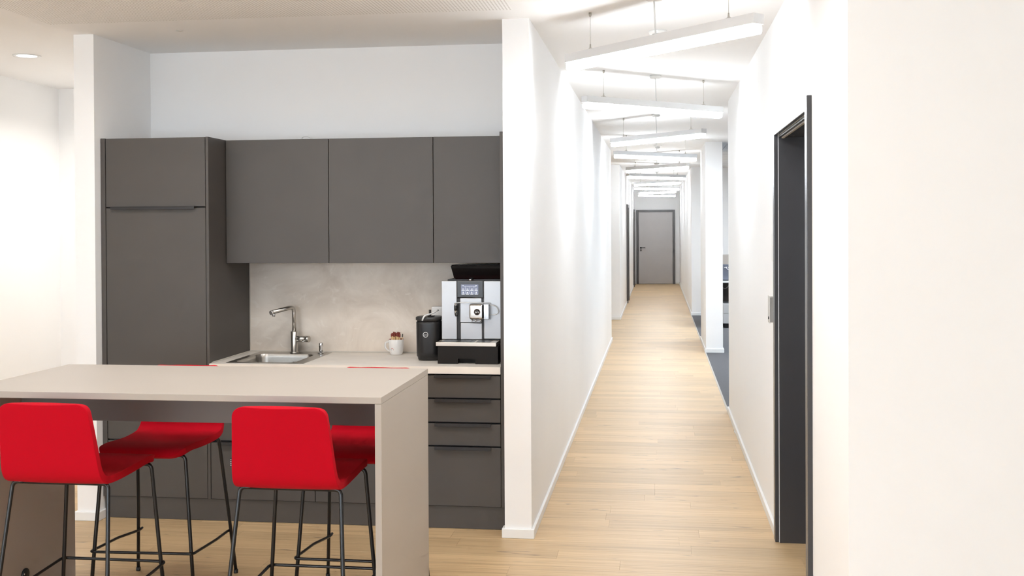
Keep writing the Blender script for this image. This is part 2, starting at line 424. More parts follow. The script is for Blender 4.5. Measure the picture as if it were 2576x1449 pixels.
for i, (side, a0, a1) in enumerate((('back', xs[1], xs[2]), ('back', xs[3], xs[4]), ('left', -3.4, -1.4), ('left', -.6, 1.4))):
    w = bpy.data.objects.new('window_%d' % (i + 1), None); COL.objects.link(w); w['kind'] = 'structure'
    w.location = (a0, WIN_Y, .7) if side == 'back' else (-4.70, a0, .7)
    fb = nb(); mid = (a0 + a1) / 2; za, zb = (.25, 2.55) if side == 'back' else (.7, 2.4)
    for p in ((a0, a1, za, za + .06), (a0, a1, zb - .06, zb), (a0, a0 + .06, za + .06, zb - .06), (a1 - .06, a1, za + .06, zb - .06), (mid - .03, mid + .03, za + .06, zb - .06)):
        if side == 'back': bx(fb, p[0], p[1], WIN_Y - .03, WIN_Y - .001, p[2], p[3], bev=.004, seg=1)
        else: bx(fb, -4.735, -4.701, p[0], p[1], p[2], p[3], bev=.004, seg=1)
    obj('window_frame', fb, TRIM, w)

# baseboards
def bb(name, *b): return struct(name, box(*b, bev=.002, seg=1), TRIM, None)
BH = .05
bb('baseboard_pillar', XA - BT, XW + BT, YP - BT, YP, 0, BH)
bb('baseboard_pillar_side', XA - BT, XA, YP, YC - .07, 0, BH)
bb('baseboard_corridor_left', XW, XW + BT, YP, 15.905, 0, BH)
bb('baseboard_corridor_left_end', XA, XW + BT, 15.905, 15.92, 0, BH)
bb('baseboard_side_corridor', -4.0, XW + BT, 19.489, 19.504, 0, BH)
bb('baseboard_corridor_left_far', XW, XW + BT, 19.504, 23.70, 0, BH)
bb('baseboard_corridor_left_far_end', XW, XW + BT, 24.72, 30.18, 0, BH)
bb('baseboard_corridor_right', XR - BT, XR, 5.885, 9.844, 0, BH)
bb('baseboard_corridor_right_end', XR - BT, XR + WT, 9.844, 9.859, 0, BH)
bb('baseboard_corridor_right_front', XR - BT, XR, 3.693, 4.553, 0, BH)
bb('baseboard_right_front', XR, 4.0, 3.693, 3.708, 0, BH)
bb('baseboard_column', XR - BT, .849 + BT, 14.473, 14.488, 0, BH)
bb('baseboard_column_side', XR - BT, XR, 14.488, 16.156, 0, BH)
bb('baseboard_column_back', .849, .849 + BT, 14.488, 16.156, 0, BH)
bb('baseboard_office_back', XR - BT, 6.05, 20.543, 20.558, 0, BH)
bb('baseboard_corridor_right_far', XR - BT, XR, 20.558, 31.84, 0, BH)
bb('baseboard_corridor_end', .51, XR - BT, 31.825, 31.84, 0, BH)
bb('baseboard_alcove', XL2 - BT, XL + BT, YL - BT, YL, 0, BH)
bb('baseboard_alcove_side', XL, XL + BT, YL, YC + .04, 0, BH)
bb('baseboard_left', -4.70, -4.685, -4.4, 8.0, 0, BH)
bb('baseboard_left_back', -4.685, XL2, 7.985, 8.0, 0, BH)
bb('baseboard_left_side', XL2 - BT, XL2, YL, 7.985, 0, BH)

# ------------------------------------------------------------------ doors
def door_root(name, loc, label):
    o = bpy.data.objects.new(name, None); COL.objects.link(o); o['kind'] = 'structure'; o.location = loc; o['label'] = label
    return o
# end of corridor
d = door_root('door_1', (-.06, 31.84, 0), 'grey flush door closing the far end of the corridor')
DA, DB, DT = -.620, .498, 2.165
fb = nb(); bx(fb, DA, DA + .065, 31.79, 31.85, 0, DT, bev=.004, seg=1); bx(fb, DB - .065, DB, 31.79, 31.85, 0, DT, bev=.004, seg=1); bx(fb, DA + .065, DB - .065, 31.79, 31.85, DT - .065, DT, bev=.004, seg=1)
obj('door_frame', fb, FRAMEG, d)
lf = obj('door_leaf', box(DA + .067, DB - .067, 31.805, 31.85, .012, DT - .067, bev=.003, seg=1), DOORG, d)
hb = nb(); lathe(hb, [(0, .0), (.027, 0), (.027, .008), (0, .008)], 20, (DA + .13, 31.805, 1.06), 'Y')
tube(hb, round_path([(DA + .13, 31.80, 1.06), (DA + .13, 31.75, 1.06), (DA + .26, 31.745, 1.06)], .02), .011)
obj('door_handle', hb, BLACKP, lf)
hb = nb(); lathe(hb, [(0, .0), (.027, 0), (.027, .008), (0, .008)], 20, (DA + .13, 31.805, .985), 'Y')
obj('escutcheon', hb, BLACKP, lf)
hb = nb(); lathe(hb, [(0, .0), (.012, 0), (.012, .003), (0, .003)], 12, (DA + .13, 31.797, .985), 'Y')
obj('keyhole', hb, CHROME, lf)
# steel-framed doorway on the right, near
d = door_root('door_2', (XR, 5.2, 0), 'anthracite steel-framed doorway in the right wall near the viewer')
P0 = XR - .02
fb = nb()
for a, b in ((DN0 - .07, DN0), (DN1, DN1 + .07)): bx(fb, P0, XR + .002, a, b, 0, DHH + .06, bev=.003, seg=2)
bx(fb, P0, XR + .002, DN0, DN1, DHH, DHH + .06, bev=.003, seg=2)
obj('architrave', fb, FRAMEN, d)
fb = nb()
bx(fb, XR + .0025, XR + WT - .02, DN1 - .012, DN1, 0, DHH, bev=.001, seg=1); bx(fb, XR + .0025, XR + WT - .02, DN0, DN0 + .012, 0, DHH, bev=.001, seg=1)
bx(fb, XR + .0025, XR + WT - .02, DN0 + .012, DN1 - .012, DHH - .012, DHH, bev=.001, seg=1)
obj('jamb_lining', fb, FRAMEN, d)
fb = nb(); bx(fb, XR + .018, XR + .03, DN0 + .012, DN1 - .012, DHH - .017, DHH - .012)
obj('rubber_seal', fb, mat('pale_seal', (.55, .52, .46), .4), d)
lf = obj('door_leaf', box(XR + .17, XR + .215, DN0 + .013, DN1 - .013, .008, DHH - .014, bev=.003, seg=1), FRAMEN, d)
hb = nb(); tube(hb, round_path([(XR + .168, DN0 + .09, 1.05), (XR + .12, DN0 + .09, 1.05), (XR + .12, DN0 + .21, 1.05)], .02), .01); obj('door_handle', hb, STEEL, lf)
# two doors on the left far wall
for i, (ya, yb) in enumerate(((23.71, 24.71), (30.19, 31.19))):
    d = door_root('door_%d' % (3 + i), (XW, ya, 0), ('dark framed door in the left corridor wall, nearer one', 'dark framed door in the left corridor wall beside the end door')[i])
    fb = nb()
    for a, b in ((ya, ya + .065), (yb - .065, yb)): bx(fb, XW, XW + .035, a, b, 0, 2.165, bev=.003, seg=1)
    bx(fb, XW, XW + .035, ya + .065, yb - .065, 2.1, 2.165, bev=.003, seg=1)
    obj('door_frame', fb, FRAMEG, d)
    obj('door_leaf', box(XW, XW + .012, ya + .067, yb - .067, .01, 2.098, bev=.002, seg=1), DOORG, d)

# ------------------------------------------------------------------ kitchen units
GAP = .0018
def front(name, x0, x1, z0, z1, parent, y=YC, t=.019, label=None):
    return obj(name, box(x0 + GAP, x1 - GAP, y, y + t, z0 + GAP, z1 - GAP, bev=.001, seg=1), CAB, parent, label=label)
def pull(x0, x1, z, parent, y=YC, down=True):
    """black edge-pull profile: a flat lip on the upper or lower edge with a turned-down nose"""
    b = nb(); s = -1 if down else 1
    bx(b, x0, x1, y - .022, y + .002, z - .0015, z + .0015)
    bx(b, x0, x1, y - .0235, y - .0205, min(z, z + s * .015), max(z, z + s * .015), bev=.0008, seg=1)
    obj('handle', b, HANDLE, parent, label='black edge pull')
# tall unit
t = thing('tall_cabinet', 'tall anthracite larder cabinet at the left end of the kitchen', 'cabinet', ((XL + X1) / 2, 6.18, 0), group='kitchen units')
XT0 = XL + .031
obj('carcass', box(XT0 + .001, X1 - .018, YC + .0205, YB - .004, ZP, HT - .002), CABDARK, t)
obj('filler_panel', box(XL + .002, XT0 - .002, YC - .001, YB - .01, ZP, HT, bev=.001, seg=1), CAB, t)
obj('side_panel', box(X1 - .017, X1, YC, YB - .003, ZP, HT, bev=.001, seg=1), CAB, t)
obj('top_panel', box(XT0 + .001, X1 - .018, YC + .03, YB - .004, HT - .0018, HT + .0), CAB, t)
dd = front('door', XT0, X1 - .018, 1.797, HT, t); pull(XT0 + .04, X1 - .078, 1.797, dd, down=True)
dd = front('door', XT0, X1 - .018, .458, 1.793, t)
dd = front('drawer', XT0, X1 - .018, ZP, .452, t); pull(XT0 + .04, X1 - .078, .455, dd)
# wall units
for i, (xa, xb, lb) in enumerate(((X1 + .002, -1.905, 'anthracite wall cabinet next to the tall cabinet'), (-1.905, -1.282, 'anthracite wall cabinet, middle one of the three'), (-1.282, XE0 - .002, 'narrow anthracite wall cabinet above the coffee machine'))):
    c = thing('wall_cabinet', lb, 'cabinet', ((xa + xb) / 2, 6.3, ZU), group='kitchen units')
    obj('carcass', box(xa + .001, xb - .001, YU + .0205, YB - .004, ZU + .001, HT - .001), CAB, c)
    obj('gap_liner', box(xa + .0002, xb - .0002, YU + .0193, YU + .0203, ZU + .004, HT - .003), CABDARK, c)
    front('door', xa, xb, ZU, HT, c, y=YU)
# base units
X2, X3 = -1.919, -1.300
ZT = HW - .04
for i, (xa, xb, lb) in enumerate(((X1 + .002, X2, 'anthracite base cabinet under the sink'), (X2, X3, 'anthracite base cabinet between sink unit and drawer unit'), (X3, XE0 - .001, 'anthracite base cabinet with four drawers below the coffee machine'))):
    c = thing('base_cabinet', lb, 'cabinet', ((xa + xb) / 2, 6.18, ZP), group='kitchen units')
    obj('carcass', box(xa + .001, xb - .001, YC + .0205, YB - .004, ZP, ZT - (.19 if i == 0 else .002)), CABDARK, c)
    if i < 2:
        front('front_panel', xa, xb, .462, ZT - .003, c)
        dd = front('drawer', xa, xb, ZP, .452, c); pull(xa + .045, xb - .045, .455, dd)
    else:
        zs = [ZP, .462, .592, .726, ZT - .003]
        for a, b in zip(zs, zs[1:]):
            dd = front('drawer', xa, xb, a, b - .006, c); pull(-1.228, -.912, b - .005, dd)
ep = tag(obj('end_panel', box(XE0, XE1, YC - .004, YB - .004, ZP, HT, bev=.001, seg=1), CAB), 'tall narrow anthracite end panel against the white stub wall', 'panel', group='kitchen units')
pl = tag(obj('plinth', box(XL + .012, XE1, YC + .0, YC + .016, 0.001, ZP - .002, bev=.001, seg=1), CAB), 'long anthracite plinth running under the base cabinets', 'plinth')
pl.location.y = .012

# worktop (cut out for the sink) and splashback
SX0, SX1, SY0, SY1 = -2.459, -1.993, 5.900, 6.455       # sink rim
BX0, BX1, BY0, BY1 = -2.420, -2.062, 5.934, 6.335       # bowl opening
wb = nb()
for a in ((X1 + .001, BX0 - .01, YC - .012, YB - .003), (BX1 + .01, XE0 - .001, YC - .012, YB - .003), (BX0 - .01, BX1 + .01, YC - .012, BY0 - .01), (BX0 - .01, BX1 + .01, BY1 + .01, YB - .003)):
    bx(wb, a[0], a[1], a[2], a[3], ZT, HW)
bmesh.ops.remove_doubles(wb, verts=wb.verts, dist=1e-5)
tag(obj('worktop', wb, WORKTOP), 'pale stone-effect kitchen worktop with the inset sink', 'worktop')
tag(obj('splashback', box(X1 + .001, XE0 - .001, YB - .0185, YB - .004, HW + .001, ZU - .001), SPLASH), 'beige concrete-effect splashback panel behind the worktop', 'splashback')
sb = nb(); bx(sb, X1 + .001, XE0 - .001, YB - .025, YB - .019, HW + .0002, HW + .007, bev=.002, seg=1); bx(sb, X1 + .001, X1 + .006, YC + .02, YB - .026, HW + .0002, HW + .006, bev=.002, seg=1)
bx(sb, X1 + .001, X1 + .005, YB - .024, YB - .019, HW + .008, ZU - .002)
obj('sealing_strip', sb, mat('pale_seal_strip', (.62, .58, .52), .4)).update() if False else tag(obj('sealing_strip', sb, mat('pale_seal_strip', (.62, .58, .52), .4)), 'pale sealing strip along the back edge of the worktop', 'trim strip')

# sink
s = thing('sink', 'square brushed steel sink set into the worktop', 'sink', ((SX0 + SX1) / 2, (SY0 + SY1) / 2, HW))
rim = nb(); N = 6
outer = rrect(SX0, SX1, SY0, SY1, .012, N); inner = rrect(BX0, BX1, BY0, BY1, .055, N)
def ringz(bm, poly, z): return [bm.verts.new((x, y, z)) for x, y in poly]
def bridge(bm, a, b, smooth=False):
    n = len(a)
    for i in range(n): f = bm.faces.new((a[i], a[(i + 1) % n], b[(i + 1) % n], b[i])); f.smooth = smooth
o0, o1, i1 = ringz(rim, outer, HW + .0003), ringz(rim, rrect(SX0 + .002, SX1 - .002, SY0 + .002, SY1 - .002, .012, N), HW + .002), ringz(rim, inner, HW + .0015)
bridge(rim, o0, o1); bridge(rim, o1, i1)
obj('rim', rim, STEELB, s)
bw = nb(); prev = ringz(bw, inner, HW + .0015)
for ins, dz in ((.002, -.004), (.004, -.02), (.008, -.13), (.015, -.155), (.03, -.168), (.06, -.172)):
    cur = ringz(bw, rrect(BX0 + ins, BX1 - ins, BY0 + ins, BY1 - ins, max(.02, .055 - ins * .3), N), HW + dz); bridge(bw, prev, cur, True); prev = cur
bw.faces.new(prev)
obj('basin', bw, STEELB, s)
oc = (-2.155, BY1 - .0065, HW - .055)
for dx in (-.033, .033):
    for dz in (-.008, .008): ov = nb(); bx(ov, oc[0] + dx - .018, oc[0] + dx + .018, oc[1] - .004, oc[1] + .001, oc[2] + dz - .004, oc[2] + dz + .004, bev=.0015, seg=1); obj('overflow_slot', ov, CABDARK, s)
ov = nb(); lathe(ov, [(0, 0), (.007, 0), (.007, .005), (0, .006)], 12, (oc[0], oc[1], oc[2]), 'Y'); obj('overflow_screw', ov, CHROME, s)
ov = nb(); lathe(ov, [(0, .004), (.03, .004), (.04, .001), (.042, 0)], 24, (-2.241, 6.13, HW - .1725)); obj('drain', ov, CHROME, s)
# tap
TX, TY = -2.222, 6.405
t = thing('tap', 'brushed steel mixer tap with angled spout behind the sink', 'tap', (TX, TY, HW + .002))
b = nb(); lathe(b, [(.0, .0005), (.027, .0005), (.027, .006), (.022, .008), (.022, .130), (.020, .1325), (0, .1325)], 28, (TX, TY, HW + .0022)); obj('body', b, STEEL, t)
b = nb(); tube(b, round_path([(TX, TY, HW + .13), (TX, TY, HW + .287), (TX - .085, TY - .15, HW + .262)], .04, 8), .0128, 16)
obj('spout', b, STEEL, t)
b = nb(); dvec = Vector((-.085, -.15, -.025)).normalized(); e = Vector((TX - .085, TY - .15, HW + .262))
tube(b, [e - dvec * .002, e + dvec * .012], .0138, 16); obj('spout_cap', b, mat('satin_cap', (.75, .72, .68), .3, .8), t)
b = nb(); tube(b, [e + Vector((.006, .010, -.008)), e + Vector((.006, .010, -.026))], [.010, .0085], 14); obj('aerator', b, CHROME, t)
b = nb(); tube(b, [(TX + .012, TY, HW + .088), (TX + .075, TY - .012, HW + .088)], .0185, 20); obj('lever_housing', b, STEEL, t)
b = nb(); tube(b, [(TX + .076, TY - .012, HW + .088), (TX + .100, TY - .016, HW + .088)], .0195, 20); lv = obj('lever_knob', b, STEEL, t)
b = nb(); tube(b, [(TX + .088, TY - .03, HW + .086), (TX + .066, TY - .052, HW + .074)], [.006, .0045], 10); obj('lever_pin', b, STEEL, lv)
# pop-up waste knob
KX, KY = -2.05, 6.398
t = thing('waste_knob', 'small chrome pop-up waste knob beside the tap', 'knob', (KX, KY, HW + .002))
b = nb(); lathe(b, [(0, .0005), (.021, .0005), (.021, .004), (.010, .006), (.010, .010), (0, .010)], 24, (KX, KY, HW + .0022)); obj('base', b, CHROME, t)
b = nb(); lathe(b, [(0, .0105), (.011, .0105), (.0125, .02), (.0115, .034), (.0135, .042), (.0135, .062), (.012, .064), (0, .064)], 24, (KX, KY, HW + .0022)); obj('grip', b, CHROME, t)

# ------------------------------------------------------------------ mug with sugar sticks
MX, MY = -1.574, 6.385
t = thing('mug', 'white ceramic mug with a red inside holding sugar sticks', 'mug', (MX, MY, HW))
b = nb(); lathe(b, [(0, .001), (.034, .001), (.037, .004), (.042, .02), (.0465, .06), (.047, .092), (.0455, .0935)], 40, (MX, MY, HW)); obj('body', b, CERAMIC, t)
b = nb(); lathe(b, [(.0455, .0935), (.0440, .092), (.0435, .06), (.039, .02), (.034, .006), (0, .006)], 40, (MX, MY, HW)); obj('inner_glaze', b, REDC, t)
b = nb(); hd = Vector((-.88, -.47, 0)).normalized(); c0 = Vector((MX, MY, HW))
tube(b, round_path([c0 + hd * .044 + Vector((0, 0, .078)), c0 + hd * .066 + Vector((0, 0, .079)), c0 + hd * .070 + Vector((0, 0, .05)), c0 + hd * .056 + Vector((0, 0, .03)), c0 + hd * .041 + Vector((0, 0, .022))], .02, 5), .0052, 10); obj('handle', b, CERAMIC, t)
def on_mug(u, z, r=.0457):     # u = angle from the side facing the viewer
    a = -PI / 2 + u; rr = .037 + (z - .004) * .17 if z < .05 else .0462
    return Vector((MX + (rr + .0007) * math.cos(a), MY + (rr + .0007) * math.sin(a), HW + z))
b = nb()
pa = [on_mug(-.36 + .22 * math.cos(q), .032 + .0105 * math.sin(q)) for q in [math.radians(g) for g in range(-50, 131, 20)]]
tube(b, pa, .0011, 6); lg = obj('logo', b, ORANGEP, t, label='red arc logo')
b = nb()
for z, ua, ub in ((.0335, -.66, -.36), (.028, -.60, -.36)): tube(b, [on_mug(ua + (ub - ua) * k / 6, z) for k in range(7)], .0012, 6)
obj('logo_lettering', b, GREYP, lg)
sticks = [(-.030, .006, -.10, 0), (-.022, -.012, -.07, .02), (-.018, .014, -.05, 0), (-.010, -.016, -.04, -.02), (-.006, .004, -.03, 0), (.000, .018, 0, .03), (.004, -.014, .01, 0),
          (.010, .006, .03, -.02), (.014, -.010, .04, .02), (.019, .012, .05, 0), (.024, -.004, .07, .02), (.002, -.004, 0, 0), (-.014, 0, -.05, 0), (.036, .006, .16, 0)]
for k, (sx, sy, tl, ty_) in enumerate(sticks):
    grey = k == len(sticks) - 1
    st = thing('sugar_stick', 'thin sugar stick with dark grey end, standing apart in the mug' if grey else 'paper sugar stick with brown end in the white mug', 'sugar stick', (MX + sx * .8, MY + sy * .8, HW + .0075), group=None if grey else 'sugar sticks in the mug')
    L = .118 if grey else .124 + .006 * ((k * 37) % 5 - 2) / 2
    M_ = Matrix.Rotation(tl * .5, 4, 'Y') @ Matrix.Rotation(ty_ * .5, 4, 'X')
    wd = .003 if grey else .0048
    b = nb(); bx(b, -wd, wd, -.0016, .0016, .001, L - .02, bev=.0008, seg=1); obj('paper', place(b, M_), PAPER, st, local=True)
    b = nb(); bx(b, -wd - .0002, wd + .0002, -.0018, .0018, L - .02, L, bev=.0008, seg=1); obj('end', place(b, M_), mat('sugar_stick_grey_end', (.06, .05, .04), .5) if grey else BROWNP, st, local=True)

# ------------------------------------------------------------------ milk cooler
QX, QY = -1.320, 6.155
t = thing('milk_cooler', 'black cylindrical milk cooler standing left of the coffee machine', 'milk cooler', (QX, QY, HW))
def sq(r, n=40, p=2.8): return [(QX + r * math.copysign(abs(math.cos(a)) ** (2 / p), math.cos(a)), QY + r * math.copysign(abs(math.sin(a)) ** (2 / p), math.sin(a))) for a in [2 * PI * k / n for k in range(n)]]
b = nb(); prev = None
for r, z in ((.060, .001), (.064, .010), (.066, .022), (.070, .024), (.0715, .05), (.073, .21), (.073, .222), (.071, .224)):
    cur = ringz(b, sq(r), HW + z)
    if prev: bridge(b, prev, cur, True)
    else: b.faces.new(cur[::-1])
    prev = cur
b.faces.new(prev); obj('body', b, mat('black_satin_plastic', (.016, .0145, .0145), .33), t)
b = nb(); prev = None
for r, z in ((.068, .2245), (.068, .232), (.075, .233), (.0755, .248), (.072, .252)):
    cur = ringz(b, sq(r), HW + z)
    if prev: bridge(b, prev, cur, True)
    else: b.faces.new(cur[::-1])
    prev = cur
b.faces.new(prev); ld = obj('lid', b, mat('dark_grey_lid', (.035, .033, .032), .4), t)
b = nb(); bx(b, QX - .004, QX + .03, QY - .03, QY + .02, HW + .2525, HW + .256, bev=.001, seg=1); obj('lid_slot', b, CABDARK, ld)
b = nb(); tube(b, [(QX + .006, QY, HW + .2565), (QX + .005, QY, HW + .275), (QX + .005, QY, HW + .290)], [.005, .007, .0065], 12); obj('hose_plug', b, BLACKB, ld)
bd = nb(); bc = Vector((QX - .006, QY - .0742, HW + .152))
lathe(bd, [(.0125, 0), (.0160, 0), (.0160, .0015), (.0125, .0015), (.0125, 0)], 32, bc, 'Y'); badge = obj('badge_ring', bd, mat('silver_badge', (.7, .69, .67), .25, .6), t, label='round silver badge ring')
obj('badge_lettering', place(text_bm('jura', .0145, .0006, .25), Matrix.Translation(bc + Vector((0, -.0008, 0))) @ FACE_CAM), MATS['silver_badge'], badge)
b = nb(); tube(b, round_path([(QX + .055, QY - .005, HW + .290), (QX + .03, QY - .04, HW + .274), (QX - .012, QY - .084, HW + .262), (QX - .022, QY - .0875, HW + .234)], .02), .0048, 10)
tag(obj('milk_hose', b, mat('milky_silicone', (.78, .78, .77), .25)), 'white milk tube lying across the lid of the black milk cooler', 'tube')
b = nb(); bx(b, -1.337, -1.250, 6.30, 6.37, HW + .001, HW + .298, bev=.006)
tag(obj('paper_box', b, mat('white_carton', (.74, .72, .70), .6)), 'white box mostly hidden behind milk cooler and coffee machine', 'box')

# ------------------------------------------------------------------ coffee machine
KX0, KX1 = -1.236, -.886
t = thing('coffee_machine', 'silver and black automatic coffee machine at the right end of the worktop', 'coffee machine', ((KX0 + KX1) / 2, 6.2, HW))
YF = 6.105       # front of the silver panels
b = nb(); bx(b, KX0 + .012, KX1 - .006, YF + .028, 6.44, HW + .001, HW + .458, bev=.012); obj('body', b, BLACKB, t)
# drip tray drawer with handle notch
b = nb(); x0, x1, ya, yb = KX0 + .003, KX1 - .004, 5.972, YF + .027
n0, n1, nz = -1.118, -1.018, HW + .030
for a in ((x0, n0, HW + .001, HW + .100), (n1, x1, HW + .001, HW + .100), (n0, n1, nz, HW + .100)): bx(b, a[0], a[1], ya, yb, a[2], a[3])
bmesh.ops.remove_doubles(b, verts=b.verts, dist=1e-5)
bx(b, n0, n1, ya + .05, yb - .002, HW + .001, nz - .0005)
obj('drip_tray', b, mat('dark_brown_tray', (.012, .009, .007), .5, **{'Specular IOR Level': 0.25}), t)
b = nb(); bx(b, KX0 - .006, KX1 - .012, ya - .008, YF - .002, HW + .1005, HW + .122, bev=.002); tr = obj('tray_top', b, mat('chrome_tray_top', (.72, .66, .57), .3, .8), t)
b = nb()
bx(b, KX0 + .02, -1.03, ya + .012, YF - .014, HW + .1222, HW + .1236); bx(b, -1.015, KX1 - .05, ya + .012, YF - .014, HW + .1222, HW + .1236)
for k in range(9): bx(b, KX0 + .03 + k * .019, KX0 + .034 + k * .019, ya + .014, YF - .016, HW + .1237, HW + .1245)
obj('drip_grid', b, mat('grey_grid', (.10, .10, .10), .35, .6), tr)
# silver front: two side panels, middle panel, black strips between
Z0, Z1 = HW + .125, HW + .460
def slab(name, x0, x1, z0, z1, y0=YF, y1=YF + .027, m_=SILVER, bev=.003, par=None): return obj(name, box(x0, x1, y0, y1, z0, z1, bev=bev), m_, par or t)
slab('side_panel', KX0, -1.147, Z0, Z1); slab('side_panel', -.990, KX1 - .001, Z0 + .004, Z1)
slab('centre_panel', -1.128, -1.002, HW + .222, HW + .362); slab('centre_panel', -1.126, -1.000, Z0, HW + .219)
slab('black_strip', -1.1465, -1.1285, Z0, HW + .362, YF + .006, YF + .026, BLACKB, .001); slab('black_strip', -1.0015, -.9905, Z0, HW + .362, YF + .006, YF + .026, BLACKB, .001)
sp = slab('control_panel', -1.146, -.991, HW + .365, Z1 + .002, YF - .004, YF + .026, mat('black_bezel', (.03, .025, .023), .3), .004)
sc0, sc1, sz0, sz1 = -1.121, -1.020, HW + .383, HW + .441
dis = obj('display', box(sc0, sc1, YF - .0055, YF - .0042, sz0, sz1), SCREEN, sp, label='small lit touch display with drink icons')
b = nb(); yq = YF - .0062
def quad(x0, x1, z0, z1): bx(b, x0, x1, yq, yq + .0005, z0, z1)
w_, h_ = sc1 - sc0, sz1 - sz0
quad(sc0 + .018, sc1 - .014, sz1 - .0125, sz1 - .0118); quad(sc0 + .010, sc0 + .014, sz1 - .009, sz1 - .005); quad(sc1 - .016, sc1 - .010, sz1 - .009, sz1 - .006)
for c in range(1, 4): quad(sc0 + w_ * c / 4 - .0002, sc0 + w_ * c / 4 + .0002, sz0 + .004, sz1 - .014)
for r_ in range(2):
    for c in range(4):
        cx = sc0 + w_ * (c + .5) / 4; zz = sz0 + .0015 + r_ * .0215
        quad(cx - .008, cx + .008, zz, zz + .0028)
        if r_ == 1: quad(cx - .0045, cx + .003, zz + .007, zz + .0105); quad(cx + .003, cx + .005, zz + .008, zz + .010)
        elif c == 1: quad(cx - .0045, cx + .0045, zz + .0065, zz + .010); quad(cx - .003, cx + .003, zz + .010, zz + .012)
        else: quad(cx - .0022, cx + .0022, zz + .0055, zz + .0145)
obj('display_icons', b, ICON, dis)
# bean hopper lid of smoked plastic
b = nb(); hz0, hz1 = HW + .470, HW + .5525
lo = [(-1.165, YF + .019), (KX1 - .002, YF + .019), (KX1 - .002, 6.40), (-1.165, 6.40)]; hi = [(-1.186, YF + .008), (KX1 + .001, YF + .008), (KX1 + .001, 6.42), (-1.186, 6.42)]
A = [b.verts.new((x, y, hz0)) for x, y in lo]; B = [b.verts.new((x, y, hz1)) for x, y in hi]
fs = [b.faces.new(A[::-1]), b.faces.new(B)] + [b.faces.new((A[i], A[(i + 1) % 4], B[(i + 1) % 4], B[i])) for i in range(4)]
bmesh.ops.bevel(b, geom=list({e for f in fs for e in f.edges}), offset=.006, segments=3, affect='EDGES')
obj('bean_hopper', b, GLOSSB, t, label='smoked black bean hopper')
b = nb(); P_ = [(KX0 + .03, YF + .03), (KX1 - .004, YF + .03), (KX1 - .004, 6.43), (-1.18, 6.43)]
prism(b, P_, HW + .4585, HW + .4698, .002); obj('top_cover', b, BLACKB, t)
b = nb(); lathe(b, [(0, .0), (.014, 0), (.014, .006), (.010, .010), (0, .011)], 20, (-1.068, YF + .012, Z1 + .0025)); obj('rotary_switch', b, CHROME, t)
# left hot-water spout
b = nb(); tube(b, [(-1.150, YF - .014, HW + .268), (-1.150, YF - .014, HW + .336)], .0095, 16); hs = obj('water_spout', b, CHROME, t)
b = nb(); tube(b, [(-1.150, YF - .014, HW + .292), (-1.150, YF - .014, HW + .322)], .0102, 16); obj('spout_grip', b, BLACKP, hs)
b = nb(); tube(b, [(-1.148, YF - .014, HW + .268), (-1.146, YF - .014, HW + .258)], [.008, .006], 12); obj('spout_tip', b, BLACKB, hs)
# milk/coffee outlet block
b = nb(); bx(b, -1.067, -.985, YF - .055, YF - .001, HW + .243, HW + .334, bev=.012, seg=4); cs = obj('coffee_spout', b, mat('polished_spout', (.62, .60, .58), .06, 1.0), t)
b = nb(); bx(b, -.984, -.952, YF - .045, YF - .001, HW + .243, HW + .330, bev=.003); obj('spout_side', b, mat('ribbed_chrome', (.35, .37, .40), .15, 1.0), cs)
b = nb()
for k in range(3): bx(b, -.981 + k * .010, -.976 + k * .010, YF - .048, YF - .044, HW + .247, HW + .326)
obj('spout_ribs', b, CHROME, cs)
bc = Vector((-1.020, YF - .0555, HW + .287))
b = nb(); lathe(b, [(0, 0), (.0175, 0), (.0175, .002), (0, .0022)], 32, bc, 'Y'); bp_ = obj('badge', b, mat('badge_black', (.012, .008, .007), .2), cs, label='round black badge with white lettering')
b = nb(); lathe(b, [(.0172, 0), (.0192, 0), (.0192, .0024), (.0172, .0024), (.0172, 0)], 32, bc, 'Y'); obj('badge_ring', b, mat('rose_ring', (.72, .58, .5), .2, .7), bp_)
obj('badge_lettering', place(text_bm('jura', .0165, .0005, .25), Matrix.Translation(bc + Vector((0, -.0027, 0))) @ FACE_CAM), WHITEP, bp_)
b = nb(); tube(b, [(-1.052, YF - .035, HW + .2425), (-1.052, YF - .035, HW + .232)], [.006, .004], 12); tube(b, [(-1.030, YF - .035, HW + .2425), (-1.030, YF - .035, HW + .230)], [.006, .004], 12); tube(b, [(-1.004, YF - .035, HW + .2425), (-1.004, YF - .035, HW + .230)], [.006, .004], 12)
obj('nozzles', b, CHROME, cs)
b = nb(); tube(b, [(-1.146, YF - .012, HW + .336), (-1.10, YF - .012, HW + .338), (-1.0, YF - .013, HW + .336), (-.95, YF - .013, HW + .334)], .0028, 8); obj('top_tube', b, MATS['milky_silicone'], cs)
b = nb(); tube(b, round_path([(-.952, YF - .02, HW + .325), (-.915, YF - .02, HW + .318), (-.900, YF - .018, HW + .285), (-.915, YF - .02, HW + .270), (-.951, YF - .02, HW + .268)], .025, 6), .0026, 8); obj('milk_loop', b, MATS['milky_silicone'], cs)
b = nb(); bx(b, KX1 - .004, KX1 - .001, YF - .02, YF + .02, HW + .016, HW + .11, bev=.001, seg=1); obj('side_trim', b, SILVER, t)

# cable loop lying on the wall cabinets
b = nb(); tube(b, round_path([(-2.13, 6.30, HT + .004), (-2.12, 6.28, HT + .028), (-2.08, 6.28, HT + .03), (-2.06, 6.30, HT + .004)], .03), .003, 8)
tag(obj('cable_loop', b, WPLAST), 'small white cable loop peeking over the top of the wall cabinet', 'cable')

